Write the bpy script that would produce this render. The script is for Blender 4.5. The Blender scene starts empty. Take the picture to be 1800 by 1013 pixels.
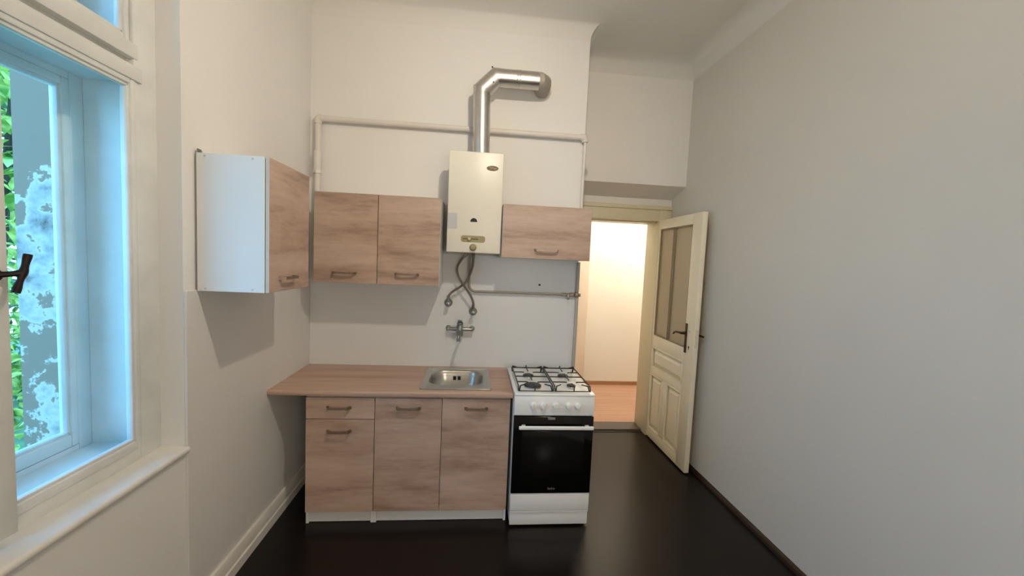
import bpy, bmesh, math, random
from mathutils import Vector, Matrix
random.seed(7)
SC = bpy.context.scene
COL = SC.collection
PI = math.pi

# ------------------------------------------------------------------ materials
def new_mat(name):
    m = bpy.data.materials.new(name); m.use_nodes = True
    nt = m.node_tree
    return m, nt, nt.nodes['Principled BSDF']

def plain(name, col, rough=.5, metal=0., bump=0., bscale=60., spec=.5, var=.04, vscale=3.):
    m, nt, b = new_mat(name)
    N = nt.nodes; L = nt.links
    tc = N.new('ShaderNodeTexCoord')
    nz = N.new('ShaderNodeTexNoise'); nz.inputs['Scale'].default_value = vscale; nz.inputs['Detail'].default_value = 4
    L.new(tc.outputs['Object'], nz.inputs['Vector'])
    r = N.new('ShaderNodeValToRGB')
    r.color_ramp.elements[0].position = .3; r.color_ramp.elements[1].position = .7
    r.color_ramp.elements[0].color = (*[c*(1-var) for c in col], 1)
    r.color_ramp.elements[1].color = (*[min(1, c*(1+var)) for c in col], 1)
    L.new(nz.outputs['Fac'], r.inputs['Fac']); L.new(r.outputs['Color'], b.inputs['Base Color'])
    b.inputs['Roughness'].default_value = rough; b.inputs['Metallic'].default_value = metal
    b.inputs['Specular IOR Level'].default_value = spec
    if bump:
        n2 = N.new('ShaderNodeTexNoise'); n2.inputs['Scale'].default_value = bscale; n2.inputs['Detail'].default_value = 3
        L.new(tc.outputs['Object'], n2.inputs['Vector'])
        bp = N.new('ShaderNodeBump'); bp.inputs['Strength'].default_value = bump; bp.inputs['Distance'].default_value = .01
        L.new(n2.outputs['Fac'], bp.inputs['Height']); L.new(bp.outputs['Normal'], b.inputs['Normal'])
    return m

def wood(name, scale, c0, c1, c2, rough=.5, seed=0.):
    """horizontal soft-banded oak decor; scale = texture stretch per axis"""
    m, nt, b = new_mat(name); N = nt.nodes; L = nt.links
    tc = N.new('ShaderNodeTexCoord'); oi = N.new('ShaderNodeObjectInfo')
    sc = N.new('ShaderNodeVectorMath'); sc.operation = 'SCALE'; sc.inputs['Scale'].default_value = 23.
    cb = N.new('ShaderNodeCombineXYZ')
    L.new(oi.outputs['Random'], cb.inputs['X']); L.new(oi.outputs['Random'], cb.inputs['Z'])
    L.new(cb.outputs['Vector'], sc.inputs[0])
    ad = N.new('ShaderNodeVectorMath'); ad.operation = 'ADD'
    mp = N.new('ShaderNodeMapping'); mp.inputs['Scale'].default_value = scale; mp.inputs['Location'].default_value = (seed, seed, seed)
    L.new(tc.outputs['Object'], mp.inputs['Vector']); L.new(mp.outputs['Vector'], ad.inputs[0]); L.new(sc.outputs['Vector'], ad.inputs[1])
    n1 = N.new('ShaderNodeTexNoise'); n1.inputs['Scale'].default_value = 1.; n1.inputs['Detail'].default_value = 3; n1.inputs['Distortion'].default_value = .6
    L.new(ad.outputs['Vector'], n1.inputs['Vector'])
    n2 = N.new('ShaderNodeTexNoise'); n2.inputs['Scale'].default_value = 5.; n2.inputs['Detail'].default_value = 6; n2.inputs['Roughness'].default_value = .7
    L.new(ad.outputs['Vector'], n2.inputs['Vector'])
    mx = N.new('ShaderNodeMix'); mx.data_type = 'FLOAT'; mx.inputs[0].default_value = .38
    L.new(n1.outputs['Fac'], mx.inputs[2]); L.new(n2.outputs['Fac'], mx.inputs[3])
    r = N.new('ShaderNodeValToRGB'); e = r.color_ramp.elements
    e[0].position = .30; e[0].color = (*c0, 1); e[1].position = .68; e[1].color = (*c2, 1)
    k = e.new(.48); k.color = (*c1, 1)
    L.new(mx.outputs[0], r.inputs['Fac']); L.new(r.outputs['Color'], b.inputs['Base Color'])
    b.inputs['Roughness'].default_value = rough
    return m

def plaster(name, col, rough=.85, bump=.15, tint=.05):
    m, nt, b = new_mat(name); N = nt.nodes; L = nt.links
    g = N.new('ShaderNodeNewGeometry')
    n1 = N.new('ShaderNodeTexNoise'); n1.inputs['Scale'].default_value = .9; n1.inputs['Detail'].default_value = 3
    L.new(g.outputs['Position'], n1.inputs['Vector'])
    r = N.new('ShaderNodeValToRGB'); r.color_ramp.elements[0].position = .35; r.color_ramp.elements[1].position = .65
    r.color_ramp.elements[0].color = (*[c*(1-tint) for c in col], 1); r.color_ramp.elements[1].color = (*col, 1)
    L.new(n1.outputs['Fac'], r.inputs['Fac']); L.new(r.outputs['Color'], b.inputs['Base Color'])
    n2 = N.new('ShaderNodeTexNoise'); n2.inputs['Scale'].default_value = 9.; n2.inputs['Detail'].default_value = 6
    L.new(g.outputs['Position'], n2.inputs['Vector'])
    bp = N.new('ShaderNodeBump'); bp.inputs['Strength'].default_value = bump; bp.inputs['Distance'].default_value = .02
    L.new(n2.outputs['Fac'], bp.inputs['Height']); L.new(bp.outputs['Normal'], b.inputs['Normal'])
    b.inputs['Roughness'].default_value = rough
    return m

def tiles(name, col, axes, w, h, rough=.4):
    """painted-over tiles: brick texture used as a faint joint relief"""
    m, nt, b = new_mat(name); N = nt.nodes; L = nt.links
    g = N.new('ShaderNodeNewGeometry'); s = N.new('ShaderNodeSeparateXYZ'); c = N.new('ShaderNodeCombineXYZ')
    L.new(g.outputs['Position'], s.inputs[0]); L.new(s.outputs[axes[0]], c.inputs['X']); L.new(s.outputs[axes[1]], c.inputs['Y'])
    t = N.new('ShaderNodeTexBrick'); t.offset = 0.
    t.inputs['Scale'].default_value = 1.; t.inputs['Brick Width'].default_value = w; t.inputs['Row Height'].default_value = h
    t.inputs['Mortar Size'].default_value = .002; t.inputs['Mortar Smooth'].default_value = .6
    t.inputs['Color1'].default_value = (*col, 1); t.inputs['Color2'].default_value = (*[x*.985 for x in col], 1)
    t.inputs['Mortar'].default_value = (*[min(1, x*.99) for x in col], 1)
    L.new(c.outputs[0], t.inputs['Vector']); L.new(t.outputs['Color'], b.inputs['Base Color'])
    bp = N.new('ShaderNodeBump'); bp.inputs['Strength'].default_value = .12; bp.inputs['Distance'].default_value = .002; bp.invert = True
    L.new(t.outputs['Fac'], bp.inputs['Height']); L.new(bp.outputs['Normal'], b.inputs['Normal'])
    b.inputs['Roughness'].default_value = rough
    return m

def peeling(name):
    """old render with big flakes of paint gone"""
    m, nt, b = new_mat(name); N = nt.nodes; L = nt.links
    g = N.new('ShaderNodeNewGeometry')
    n1 = N.new('ShaderNodeTexNoise'); n1.inputs['Scale'].default_value = 3.2; n1.inputs['Detail'].default_value = 7; n1.inputs['Roughness'].default_value = .62
    mp = N.new('ShaderNodeMapping'); mp.inputs['Location'].default_value = (2.3, 0, 1.05)
    L.new(g.outputs['Position'], mp.inputs['Vector']); L.new(mp.outputs['Vector'], n1.inputs['Vector'])
    s = N.new('ShaderNodeSeparateXYZ'); L.new(g.outputs['Position'], s.inputs[0])
    # flaking strongest around mid height
    mr = N.new('ShaderNodeMapRange'); mr.inputs['From Min'].default_value = 2.3; mr.inputs['From Max'].default_value = 1.88
    mr.inputs['To Min'].default_value = -.22; mr.inputs['To Max'].default_value = .05
    L.new(s.outputs['Z'], mr.inputs['Value'])
    ad = N.new('ShaderNodeMath'); L.new(n1.outputs['Fac'], ad.inputs[0]); L.new(mr.outputs[0], ad.inputs[1])
    r = N.new('ShaderNodeValToRGB'); e = r.color_ramp.elements
    e[0].position = .53; e[0].color = (.27, .165, .11, 1); e[1].position = .545; e[1].color = (.55, .45, .38, 1)
    a = e.new(.63); a.color = (.32, .27, .235, 1); c = e.new(.70); c.color = (.10, .07, .06, 1)
    L.new(ad.outputs[0], r.inputs['Fac']); L.new(r.outputs['Color'], b.inputs['Base Color'])
    b.inputs['Roughness'].default_value = .95
    return m

def floor_mat(name, c0, c1, rough, plank, along='Y', bump=.05):
    m, nt, b = new_mat(name); N = nt.nodes; L = nt.links
    g = N.new('ShaderNodeNewGeometry'); s = N.new('ShaderNodeSeparateXYZ'); c = N.new('ShaderNodeCombineXYZ')
    L.new(g.outputs['Position'], s.inputs[0])
    o = 'X' if along == 'Y' else 'Y'
    L.new(s.outputs[along], c.inputs['X']); L.new(s.outputs[o], c.inputs['Y'])
    t = N.new('ShaderNodeTexBrick'); t.inputs['Scale'].default_value = 1.
    t.inputs['Brick Width'].default_value = 1.3; t.inputs['Row Height'].default_value = plank
    t.inputs['Mortar Size'].default_value = .0015
    t.inputs['Color1'].default_value = (*c0, 1); t.inputs['Color2'].default_value = (*c1, 1); t.inputs['Mortar'].default_value = (*[x*.55 for x in c0], 1)
    L.new(c.outputs[0], t.inputs['Vector'])
    mp = N.new('ShaderNodeMapping'); mp.inputs['Scale'].default_value = (1.5, 22, 1); L.new(c.outputs[0], mp.inputs['Vector'])
    n = N.new('ShaderNodeTexNoise'); n.inputs['Scale'].default_value = 1.5; n.inputs['Detail'].default_value = 5; L.new(mp.outputs[0], n.inputs['Vector'])
    r = N.new('ShaderNodeValToRGB'); r.color_ramp.elements[0].color = (.72, .72, .72, 1); r.color_ramp.elements[1].color = (1.15, 1.15, 1.15, 1)
    L.new(n.outputs['Fac'], r.inputs['Fac'])
    mx = N.new('ShaderNodeMix'); mx.data_type = 'RGBA'; mx.blend_type = 'MULTIPLY'; mx.inputs[0].default_value = 1.
    L.new(t.outputs['Color'], mx.inputs[6]); L.new(r.outputs['Color'], mx.inputs[7]); L.new(mx.outputs[2], b.inputs['Base Color'])
    b.inputs['Roughness'].default_value = rough
    b.inputs['Specular IOR Level'].default_value = .3
    bp = N.new('ShaderNodeBump'); bp.inputs['Strength'].default_value = bump; bp.inputs['Distance'].default_value = .003; bp.invert = True
    L.new(t.outputs['Fac'], bp.inputs['Height']); L.new(bp.outputs['Normal'], b.inputs['Normal'])
    return m

def clear_glass(name):
    m = bpy.data.materials.new(name); m.use_nodes = True; nt = m.node_tree; N = nt.nodes; L = nt.links
    N.clear()
    o = N.new('ShaderNodeOutputMaterial'); mx = N.new('ShaderNodeMixShader'); t = N.new('ShaderNodeBsdfTransparent'); gl = N.new('ShaderNodeBsdfGlossy')
    gl.inputs['Roughness'].default_value = .02; fr = N.new('ShaderNodeFresnel'); fr.inputs['IOR'].default_value = 1.12
    t.inputs['Color'].default_value = (.93, .97, .97, 1)
    L.new(fr.outputs[0], mx.inputs[0]); L.new(t.outputs[0], mx.inputs[1]); L.new(gl.outputs[0], mx.inputs[2]); L.new(mx.outputs[0], o.inputs[0])
    return m

def frosted(name, col):
    m = bpy.data.materials.new(name); m.use_nodes = True; nt = m.node_tree; N = nt.nodes; L = nt.links
    N.clear()
    o = N.new('ShaderNodeOutputMaterial'); mx = N.new('ShaderNodeMixShader'); mx.inputs[0].default_value = .45
    p = N.new('ShaderNodeBsdfPrincipled'); p.inputs['Base Color'].default_value = (*col, 1); p.inputs['Roughness'].default_value = .3
    nz = N.new('ShaderNodeTexNoise'); nz.inputs['Scale'].default_value = 180
    bp = N.new('ShaderNodeBump'); bp.inputs['Strength'].default_value = .4; bp.inputs['Distance'].default_value = .002
    L.new(nz.outputs['Fac'], bp.inputs['Height']); L.new(bp.outputs[0], p.inputs['Normal'])
    t = N.new('ShaderNodeBsdfTranslucent'); t.inputs['Color'].default_value = (*col, 1)
    L.new(p.outputs[0], mx.inputs[1]); L.new(t.outputs[0], mx.inputs[2]); L.new(mx.outputs[0], o.inputs[0])
    return m

def leaf_mat(name, c0, c1):
    m, nt, b = new_mat(name); N = nt.nodes; L = nt.links
    g = N.new('ShaderNodeNewGeometry'); r = N.new('ShaderNodeValToRGB')
    n = N.new('ShaderNodeTexNoise'); n.inputs['Scale'].default_value = 6
    L.new(g.outputs['Position'], n.inputs['Vector'])
    r.color_ramp.elements[0].position = .38; r.color_ramp.elements[1].position = .62
    r.color_ramp.elements[0].color = (*c0, 1); r.color_ramp.elements[1].color = (*c1, 1)
    L.new(n.outputs['Fac'], r.inputs['Fac']); L.new(r.outputs[0], b.inputs['Base Color'])
    b.inputs['Roughness'].default_value = .6
    return m

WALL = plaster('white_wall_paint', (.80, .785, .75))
WALLR = plaster('dimmed_white_wall_paint', (.71, .68, .62))  # white paint with the right wall's weaker light darkened into its colour
WALLN = plaster('alcove_wall_paint', (.87, .84, .79))
CEIL = plaster('ceiling_paint', (.78, .76, .71))
TILEL = tiles('painted_tiles_left', (.74, .725, .70), ('Y', 'Z'), .33, .215)
TILEB = tiles('painted_tiles_back', (.72, .733, .74), ('X', 'Z'), .33, .25, .33)
FLOOR = floor_mat('dark_floor', (.0065, .0040, .0036), (.0085, .005, .0042), .30, .16)
HFLOOR = floor_mat('light_laminate', (.49, .29, .20), (.55, .33, .23), .4, .12, 'X')
SKIRT = plain('dark_brown_skirting', (.030, .014, .008), .45)
HSKIRT = plain('brown_skirting', (.36, .19, .085), .5)
WTRIM = plain('white_gloss_paint', (.76, .74, .68), .35, var=.05, vscale=9)
WINP = plain('window_white_paint', (.72, .73, .70), .4, var=.06, vscale=7, bump=.1, bscale=30)
DOORP = plain('cream_door_paint', (.90, .825, .645), .38, var=.03)
FRAMEP = plain('cream_frame_paint', (.74, .67, .48), .4, var=.04)
THRES = plain('grey_brown_threshold', (.085, .066, .052), .45, var=.1, vscale=14)
OAKH = wood('sonoma_oak_front', (1.3, 1.3, 8.), (.29, .19, .14), (.48, .34, .265), (.62, .47, .385), .5)
OAKT = wood('sonoma_oak_top', (1.0, 9., 9.), (.37, .235, .175), (.48, .325, .25), (.58, .42, .33), .42, seed=4.)
WHITEB = plain('white_board', (.78, .79, .79), .4, var=.015)
EDGEB = plain('pale_edge_band', (.62, .54, .46), .5)
GBAR = plain('brownish_glazing_bar', (.30, .235, .15), .5)
DARKIN = plain('dark_interior', (.02, .018, .016), .8)
NICKEL = plain('brushed_handle_metal', (.30, .235, .18), .5, .8, var=.08, vscale=40)
NICKELL = plain('nickel_handle_metal', (.44, .38, .33), .5, .7, var=.05, vscale=40)
STEEL = plain('stainless_steel', (.52, .51, .48), .3, 1., var=.04, vscale=30)
ALU = plain('aluminium_flue', (.62, .60, .57), .33, 1., var=.05, vscale=18, bump=.12, bscale=14)
TAPE = plain('grey_wrapped_tape', (.42, .385, .32), .65, .2, bump=.4, bscale=70)
CHROME = plain('dull_chrome', (.29, .305, .29), .3, .9, var=.05)
HOSE = plain('braided_steel_hose', (.24, .20, .165), .42, .75, bump=.6, bscale=400)
GASP = plain('grey_gas_pipe', (.33, .29, .255), .5, .3)
BRASS = plain('old_brass', (.33, .255, .195), .45, .6)
PIPEW = plain('white_painted_pipe', (.71, .665, .61), .45, var=.03)
PIPEG = plain('greyish_painted_pipe', (.45, .42, .38), .5)
CREAM = plain('cream_enamel', (.79, .75, .64), .35, var=.02)
CREAMD = plain('olive_cream_plastic', (.33, .28, .15), .45)
CREAMK = plain('yellow_cream_plastic', (.60, .53, .32), .4)
BLACK = plain('black', (.004, .004, .004), .5)
STICK = plain('pale_grey_sticker', (.55, .56, .56), .5)
EMBL = plain('bronze_emblem', (.11, .075, .035), .4, .4)
EMBLL = plain('pale_emblem_line', (.42, .38, .3), .4)
ENAMEL = plain('white_enamel', (.88, .895, .89), .25, var=.01)
BGLASS = plain('black_oven_glass', (.003, .003, .003), .08, spec=.35)
BGLASS2 = plain('oven_window_glass', (.006, .006, .006), .12, spec=.4)
IRON = plain('black_enamel_grate', (.008, .008, .008), .4)
BURN = plain('burner_cap_dark', (.035, .034, .032), .45)
BURNA = plain('burner_aluminium', (.55, .54, .52), .35, .8)
GREYT = plain('grey_print', (.22, .22, .22), .4)
IRONH = plain('dark_iron_handle', (.022, .014, .012), .4, .5)
DHAND = plain('dark_bronze_handle', (.045, .032, .02), .4, .7)
GLASS = clear_glass('window_glass')
FROST = frosted('obscured_door_glass', (.82, .72, .54))
PEEL = peeling('peeling_render')
EXTW = plain('outer_render', (.32, .33, .33), .9, bump=.2)
LEAF = leaf_mat('leaves', (.14, .30, .03), (.85, .88, .25))
LEAFD = leaf_mat('dark_leaves', (.03, .09, .04), (.10, .20, .09))
BARK = plain('bark', (.06, .045, .035), .9, bump=.4)
GRASS = plain('grass_ground', (.16, .24, .10), .95, var=.3, vscale=5)
HWALL = plaster('hall_wall_paint', (.84, .80, .72), bump=.05)
PINKT = plain('pinkish_wood_trim', (.75, .65, .54), .6)

# ------------------------------------------------------------------ geometry helpers
class MB:
    def __init__(self): self.bm = bmesh.new()
    def box(self, x0, x1, y0, y1, z0, z1, bev=0., seg=2):
        b = bmesh.new()
        r = bmesh.ops.create_cube(b, size=1.)
        for v in b.verts:
            v.co = Vector(((x0+x1)/2+v.co.x*(x1-x0), (y0+y1)/2+v.co.y*(y1-y0), (z0+z1)/2+v.co.z*(z1-z0)))
        if bev:
            bmesh.ops.bevel(b, geom=b.edges[:], offset=bev, segments=seg, affect='EDGES', profile=.5)
        self._merge(b); return self
    def _merge(self, b, mat=None):
        if mat is not None: b.transform(mat)
        me = bpy.data.meshes.new('_t'); b.to_mesh(me); b.free(); self.bm.from_mesh(me); bpy.data.meshes.remove(me)
    def prism(self, pts, axis, a0, a1):
        """polygon pts (2-D) extruded along axis from a0 to a1"""
        b = bmesh.new()
        def mk(p, a):
            if axis == 'X': return (a, p[0], p[1])
            if axis == 'Y': return (p[0], a, p[1])
            return (p[0], p[1], a)
        A = [b.verts.new(mk(p, a0)) for p in pts]; B = [b.verts.new(mk(p, a1)) for p in pts]
        n = len(pts)
        b.faces.new(A); b.faces.new(B[::-1])
        for i in range(n): b.faces.new((A[i], A[(i+1) % n], B[(i+1) % n], B[i]))
        bmesh.ops.recalc_face_normals(b, faces=b.faces[:])
        self._merge(b); return self
    def rings(self, rings, cap=True, closed=False):
        b = bmesh.new()
        R = [[b.verts.new(p) for p in r] for r in rings]
        n = len(R[0])
        rng = range(len(R)) if closed else range(len(R)-1)
        for i in rng:
            a, c = R[i], R[(i+1) % len(R)]
            for j in range(n): b.faces.new((a[j], a[(j+1) % n], c[(j+1) % n], c[j]))
        if cap and not closed:
            b.faces.new(R[0][::-1]); b.faces.new(R[-1])
        bmesh.ops.recalc_face_normals(b, faces=b.faces[:])
        self._merge(b); return self
    def tube(self, pts, r, n=14, cap=True):
        """mitred tube through pts; r may be a list"""
        P = [Vector(p) for p in pts]
        rr = r if isinstance(r, (list, tuple)) else [r]*len(P)
        rings = []; up = None
        for i, p in enumerate(P):
            d0 = (P[i]-P[i-1]).normalized() if i > 0 else (P[1]-P[0]).normalized()
            d1 = (P[i+1]-P[i]).normalized() if i < len(P)-1 else d0
            if up is None:
                up = Vector((0, 0, 1)) if abs(d0.z) < .9 else Vector((0, 1, 0))
            u = (up - d0*up.dot(d0)).normalized(); w = d0.cross(u)
            t = (d0+d1).normalized(); k = t.dot(d0)
            ring = []
            for j in range(n):
                a = 2*PI*j/n
                q = (u*math.cos(a)+w*math.sin(a))*rr[i]
                if k < .9999 and k > .2:          # slide onto the mitre plane
                    q = q - d0*(q.dot(t)/k)
                ring.append(p+q)
            rings.append(ring)
            up = u - t*0
            if d1 != d0:                            # carry the frame round the bend
                rot = d0.rotation_difference(d1); up = rot @ u
        return self.rings(rings, cap)
    def cyl(self, c, axis, r, h, n=24, r2=None, bev=0.):
        c = Vector(c); ax = Vector(axis).normalized()
        r2 = r if r2 is None else r2
        if bev:
            pts = [c, c+ax*bev*.0001, c+ax*(h-bev), c+ax*(h-bev*.3), c+ax*h]
            return self.tube([pts[0], pts[2], pts[3], pts[4]], [r, r2, r2-bev*.35, r2-bev], n)
        return self.tube([c, c+ax*h], [r, r2], n)
    def sphere(self, c, r, sc=(1, 1, 1), u=20, v=12):
        b = bmesh.new(); bmesh.ops.create_uvsphere(b, u_segments=u, v_segments=v, radius=r)
        self._merge(b, Matrix.Translation(c) @ Matrix.Diagonal((*sc, 1))); return self
    def build(self, name, mat, parent=None, smooth=True, ang=35, label=None):
        me = bpy.data.meshes.new(name); self.bm.to_mesh(me); self.bm.free()
        o = bpy.data.objects.new(name, me); COL.objects.link(o)
        me.materials.append(mat)
        if smooth:
            for p in me.polygons: p.use_smooth = True
            me.set_sharp_from_angle(angle=math.radians(ang))
        if parent is not None:
            o.parent = parent
            T = Vector((0, 0, 0)); q = parent
            while q is not None: T += q.location; q = q.parent
            me.transform(Matrix.Translation(-T))
        if label: o['label'] = label
        return o

def curve_pts(P, n=10):
    """Catmull-Rom through P"""
    P = [Vector(p) for p in P]; out = []
    Q = [P[0]*2-P[1]] + P + [P[-1]*2-P[-2]]
    for i in range(1, len(Q)-2):
        a, b, c, d = Q[i-1:i+3]
        for k in range(n):
            t = k/n
            out.append(.5*((2*b)+(c-a)*t+(2*a-5*b+4*c-d)*t*t+(3*b-a-3*c+d)*t**3))
    out.append(P[-1]); return out

def thing(name, label, cat, loc, group=None):
    o = bpy.data.objects.new(name, None); COL.objects.link(o); o.location = loc
    o.empty_display_size = .1
    o['label'] = label; o['category'] = cat
    if group: o['group'] = group
    return o
def tag(o, label, cat, group=None):
    o['label'] = label; o['category'] = cat
    if group: o['group'] = group
    return o
def struct(o, label=None):
    o['kind'] = 'structure'
    if label: o['label'] = label
    return o
def sempty(name, loc, label):
    o = bpy.data.objects.new(name, None); COL.objects.link(o); o.location = loc; return struct(o, label)

# ------------------------------------------------------------------ main dimensions
XR = 3.019; XB = 1.967; YN = .455; YD = .70; YE = .96; YREAR = -4.7; H = 3.41

# ------------------------------------------------------------------ room shell
struct(MB().box(-.45, XR+.3, YREAR-.2, YE-.0, -.12, 0).build('floor', FLOOR, smooth=False), 'dark brown polished board floor')
struct(MB().box(0, XB, 0, YE, 0, H+.1).build('wall_back', WALL, smooth=False), 'white chimney breast wall behind the kitchen units')
w = MB()
w.prism([(YN, H+.1), (YN, 2.368), (YD, 2.285), (YD, 2.2), (YE, 2.2), (YE, H+.1)], 'X', XB, XR)
w.box(XB, 2.06, YD+.02, YE, 0, 2.2)
struct(w.build('wall_alcove', WALLN, smooth=False), 'recessed wall above the open door')
struct(MB().box(XR, XR+.3, YREAR-.2, YE, 0, H+.1).build('wall_right', WALLR, smooth=False), 'plain white wall on the right, dimmed in its colour')
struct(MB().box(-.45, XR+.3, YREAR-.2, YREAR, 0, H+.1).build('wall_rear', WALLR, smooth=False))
WY0, WY1, WZ0, WZ1 = -2.46, -1.26, .775, 2.98      # window opening
w = MB()
w.box(-.46, 0, YREAR, WY0, 0, H+.1).box(-.46, 0, WY1, YE, 0, H+.1).box(-.46, 0, WY0, WY1, 0, WZ0).box(-.46, 0, WY0, WY1, WZ1, H+.1)
struct(w.build('wall_left', WALL, smooth=False), 'white wall with the tall window')
# ceiling with a coved edge, swept round the room outline
outline = [(0, YREAR), (XR, YREAR), (XR, YN), (XB, YN), (XB, 0), (0, 0)]
def inset(poly, d):
    n = len(poly); out = []
    for i in range(n):
        p0, p1, p2 = Vector(poly[i-1]), Vector(poly[i]), Vector(poly[(i+1) % n])
        e0 = (p1-p0).normalized(); e1 = (p2-p1).normalized()
        n0 = Vector((-e0.y, e0.x)); n1 = Vector((-e1.y, e1.x))
        m = (n0+n1); m = m/(1+n0.dot(n1))
        out.append(p1+m*d)
    return out
r = .13; loops = []
for k in range(9):
    t = PI/2*k/8
    loops.append([(p.x, p.y, H-r+r*math.sin(t)) for p in inset(outline, r-r*math.cos(t))])
b = bmesh.new(); V = [[b.verts.new(p) for p in l] for l in loops]
for i in range(8):
    for j in range(6): b.faces.new((V[i][j], V[i][(j+1) % 6], V[i+1][(j+1) % 6], V[i+1][j]))
b.faces.new(V[8])
bmesh.ops.recalc_face_normals(b, faces=b.faces[:])
for f in b.faces:
    if f.normal.z > 0: f.normal_flip()
c = MB(); c._merge(b); c.box(-.45, XR+.3, YREAR-.2, YE, H+.02, H+.2)
struct(c.build('ceiling', CEIL, ang=50), 'white ceiling with rounded coving')

# painted tile dados
struct(MB().box(0, .010, -1.259, -.004, .0, 1.467, .002).build('trim_1', TILEL, smooth=False), 'painted tile dado on the left wall')
struct(MB().box(.011, XB-.0, -.010, -.0, .0, 1.682, .002).build('trim_2', TILEB, smooth=False), 'painted tile splashback behind sink and stove')
# skirtings
bb = [(.0, 0), (.026, 0), (.026, .05), (.019, .056), (.019, .098), (.012, .118), (.0, .12)]
struct(MB().prism([(x+.010, z) for x, z in bb], 'Y', -1.259, -.012).prism(bb, 'Y', YREAR, -1.259).build('baseboard_left', WTRIM, ang=20), 'white painted skirting under the window wall')
struct(MB().prism([(XR, 0), (XR, .035), (XR-.010, .033), (XR-.018, .026), (XR-.022, .014), (XR-.022, 0)], 'Y', YREAR, YD-.005).build('baseboard_right', SKIRT), 'thin dark quarter-round skirting')

# ------------------------------------------------------------------ room beyond the door
struct(MB().box(1.2, 4.6, YE, 2.6, -.12, .0).build('floor', HFLOOR, smooth=False), 'light wood laminate floor of the next room')
struct(MB().box(1.2, 4.6, 2.3, 2.5, 0, 2.75).build('wall_hall_far', HWALL, smooth=False), 'bright cream wall of the next room')
struct(MB().box(1.2, 1.3, YE, 2.3, 0, 2.75).build('wall_hall_left', HWALL, smooth=False))
struct(MB().box(4.5, 4.6, YE, 2.3, 0, 2.75).build('wall_hall_right', HWALL, smooth=False))
struct(MB().box(XR, 4.6, YE-.06, YE, 0, 2.75).build('wall_hall_near', HWALL, smooth=False))
struct(MB().box(1.2, 4.6, YE-.06, 2.5, 2.75, 2.9).build('ceiling', HWALL, smooth=False))
struct(MB().box(2.72, 4.5, 2.283, 2.3, 0, .05, .004).build('baseboard_hall', HSKIRT, smooth=False), 'brown wooden skirting in the next room')
struct(MB().box(2.55, 2.715, 2.27, 2.3, 0, 2.1, .006).build('trim_3', PINKT, smooth=False), 'pinkish door casing in the next room')
t = MB().box(2.06, XR, YD+.085, YE+.012, 0, .018, .004)
struct(t.build('trim_4', THRES, smooth=False), 'grey brown wooden threshold')
struct(MB().box(2.06, XR-.12, YD+.055, YD+.075, 0, .006, .002).build('trim_5', SKIRT, smooth=False), 'dark strip in front of the threshold')

# ------------------------------------------------------------------ door
D = sempty('door_1', (2.93, .715, 0), 'cream panelled door standing open with two tall panes')
f = MB()
f.box(2.905, XR, YD-.015, YE, .0, 2.215, .003).box(2.04, 2.15, YD-.015, YE, 0, 2.215, .003)
f.box(2.15, 2.905, YD-.015, YE, 2.08, 2.215, .003)
f.box(2.03, XR, YD-.03, YD-.012, 2.185, 2.222, .006)
f.box(2.15, 2.905, YD+.05, YE-.02, 2.068, 2.082, .002)
f.build('door_frame', FRAMEP, D, label='yellowish cream door frame')
FX, BX = 2.912, 2.952; Y0, Y1 = -.042, .712
lf = MB()
def rb(y0, y1, z0, z1): lf.box(FX, BX, y0, y1, z0, z1, .003)
rb(Y0, .098, .012, 2.09); rb(.655+.01, Y1, .012, 2.09)               # stiles
rb(.098, .665, 2.005, 2.09); rb(.098, .665, .885, 1.0); rb(.098, .665, .625, .695); rb(.098, .665, .012, .105)
rb(.345, .425, .105, .625)
def panel(y0, y1, z0, z1):
    m = .055; xb = FX+.026; xf = FX+.002
    lf.box(xb, BX-.012, y0-.004, y1+.004, z0-.004, z1+.004)
    lf.rings([[(xb, y0+.012, z0+.012), (xb, y1-.012, z0+.012), (xb, y1-.012, z1-.012), (xb, y0+.012, z1-.012)],
              [(xf, y0+m, z0+m), (xf, y1-m, z0+m), (xf, y1-m, z1-m), (xf, y0+m, z1-m)]])
    # moulding round the opening
    for (a0, a1, b0, b1) in ((y0, y1, z0, z0+.010), (y0, y1, z1-.010, z1), (y0, y0+.010, z0, z1), (y1-.010, y1, z0, z1)):
        lf.box(FX-.004, FX+.012, a0, a1, b0, b1, .003)
panel(.098, .665, .695, .885); panel(.098, .345, .105, .625); panel(.425, .665, .105, .625)
leaf = lf.build('door_leaf', DOORP, D, ang=25)
mu = MB().box(FX+.010, BX-.008, .394, .406, 1.0, 2.005, .002)
for a, bq in ((.098, .394), (.406, .665)):
    for (y0, y1, z0, z1) in ((a, bq, 1.0, 1.012), (a, bq, 1.993, 2.005), (a, a+.010, 1.0, 2.005), (bq-.010, bq, 1.0, 2.005)):
        mu.box(FX+.003, FX+.016, y0, y1, z0, z1, .002)
mu.build('glazing_bar', GBAR, D)
for a, bq in ((.098, .394), (.406, .665)):
    MB().box(FX+.017, FX+.022, a, bq, 1.0, 2.005).build('glass_pane', FROST, D, smooth=False)
hn = MB().box(FX-.006, FX+.002, .062, .090, .965, 1.205, .003)
hn.cyl((FX-.004, .078, 1.125), (-1, 0, 0), .011, .03)
hn.tube(curve_pts([(FX-.04, .078, 1.125), (FX-.045, .11, 1.125), (FX-.045, .17, 1.118), (FX-.043, .205, 1.098)], 6), [.009]*6+[.0085]*6+[.007]*7, 10)
hn.cyl((FX-.03, .078, 1.125), (-1, 0, 0), .010, .02)
hn.build('door_handle', DHAND, D, label='dark bronze lever handle on long plate')
hb = MB().box(BX-.002, BX+.006, .062, .090, .965, 1.205, .003)
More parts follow.
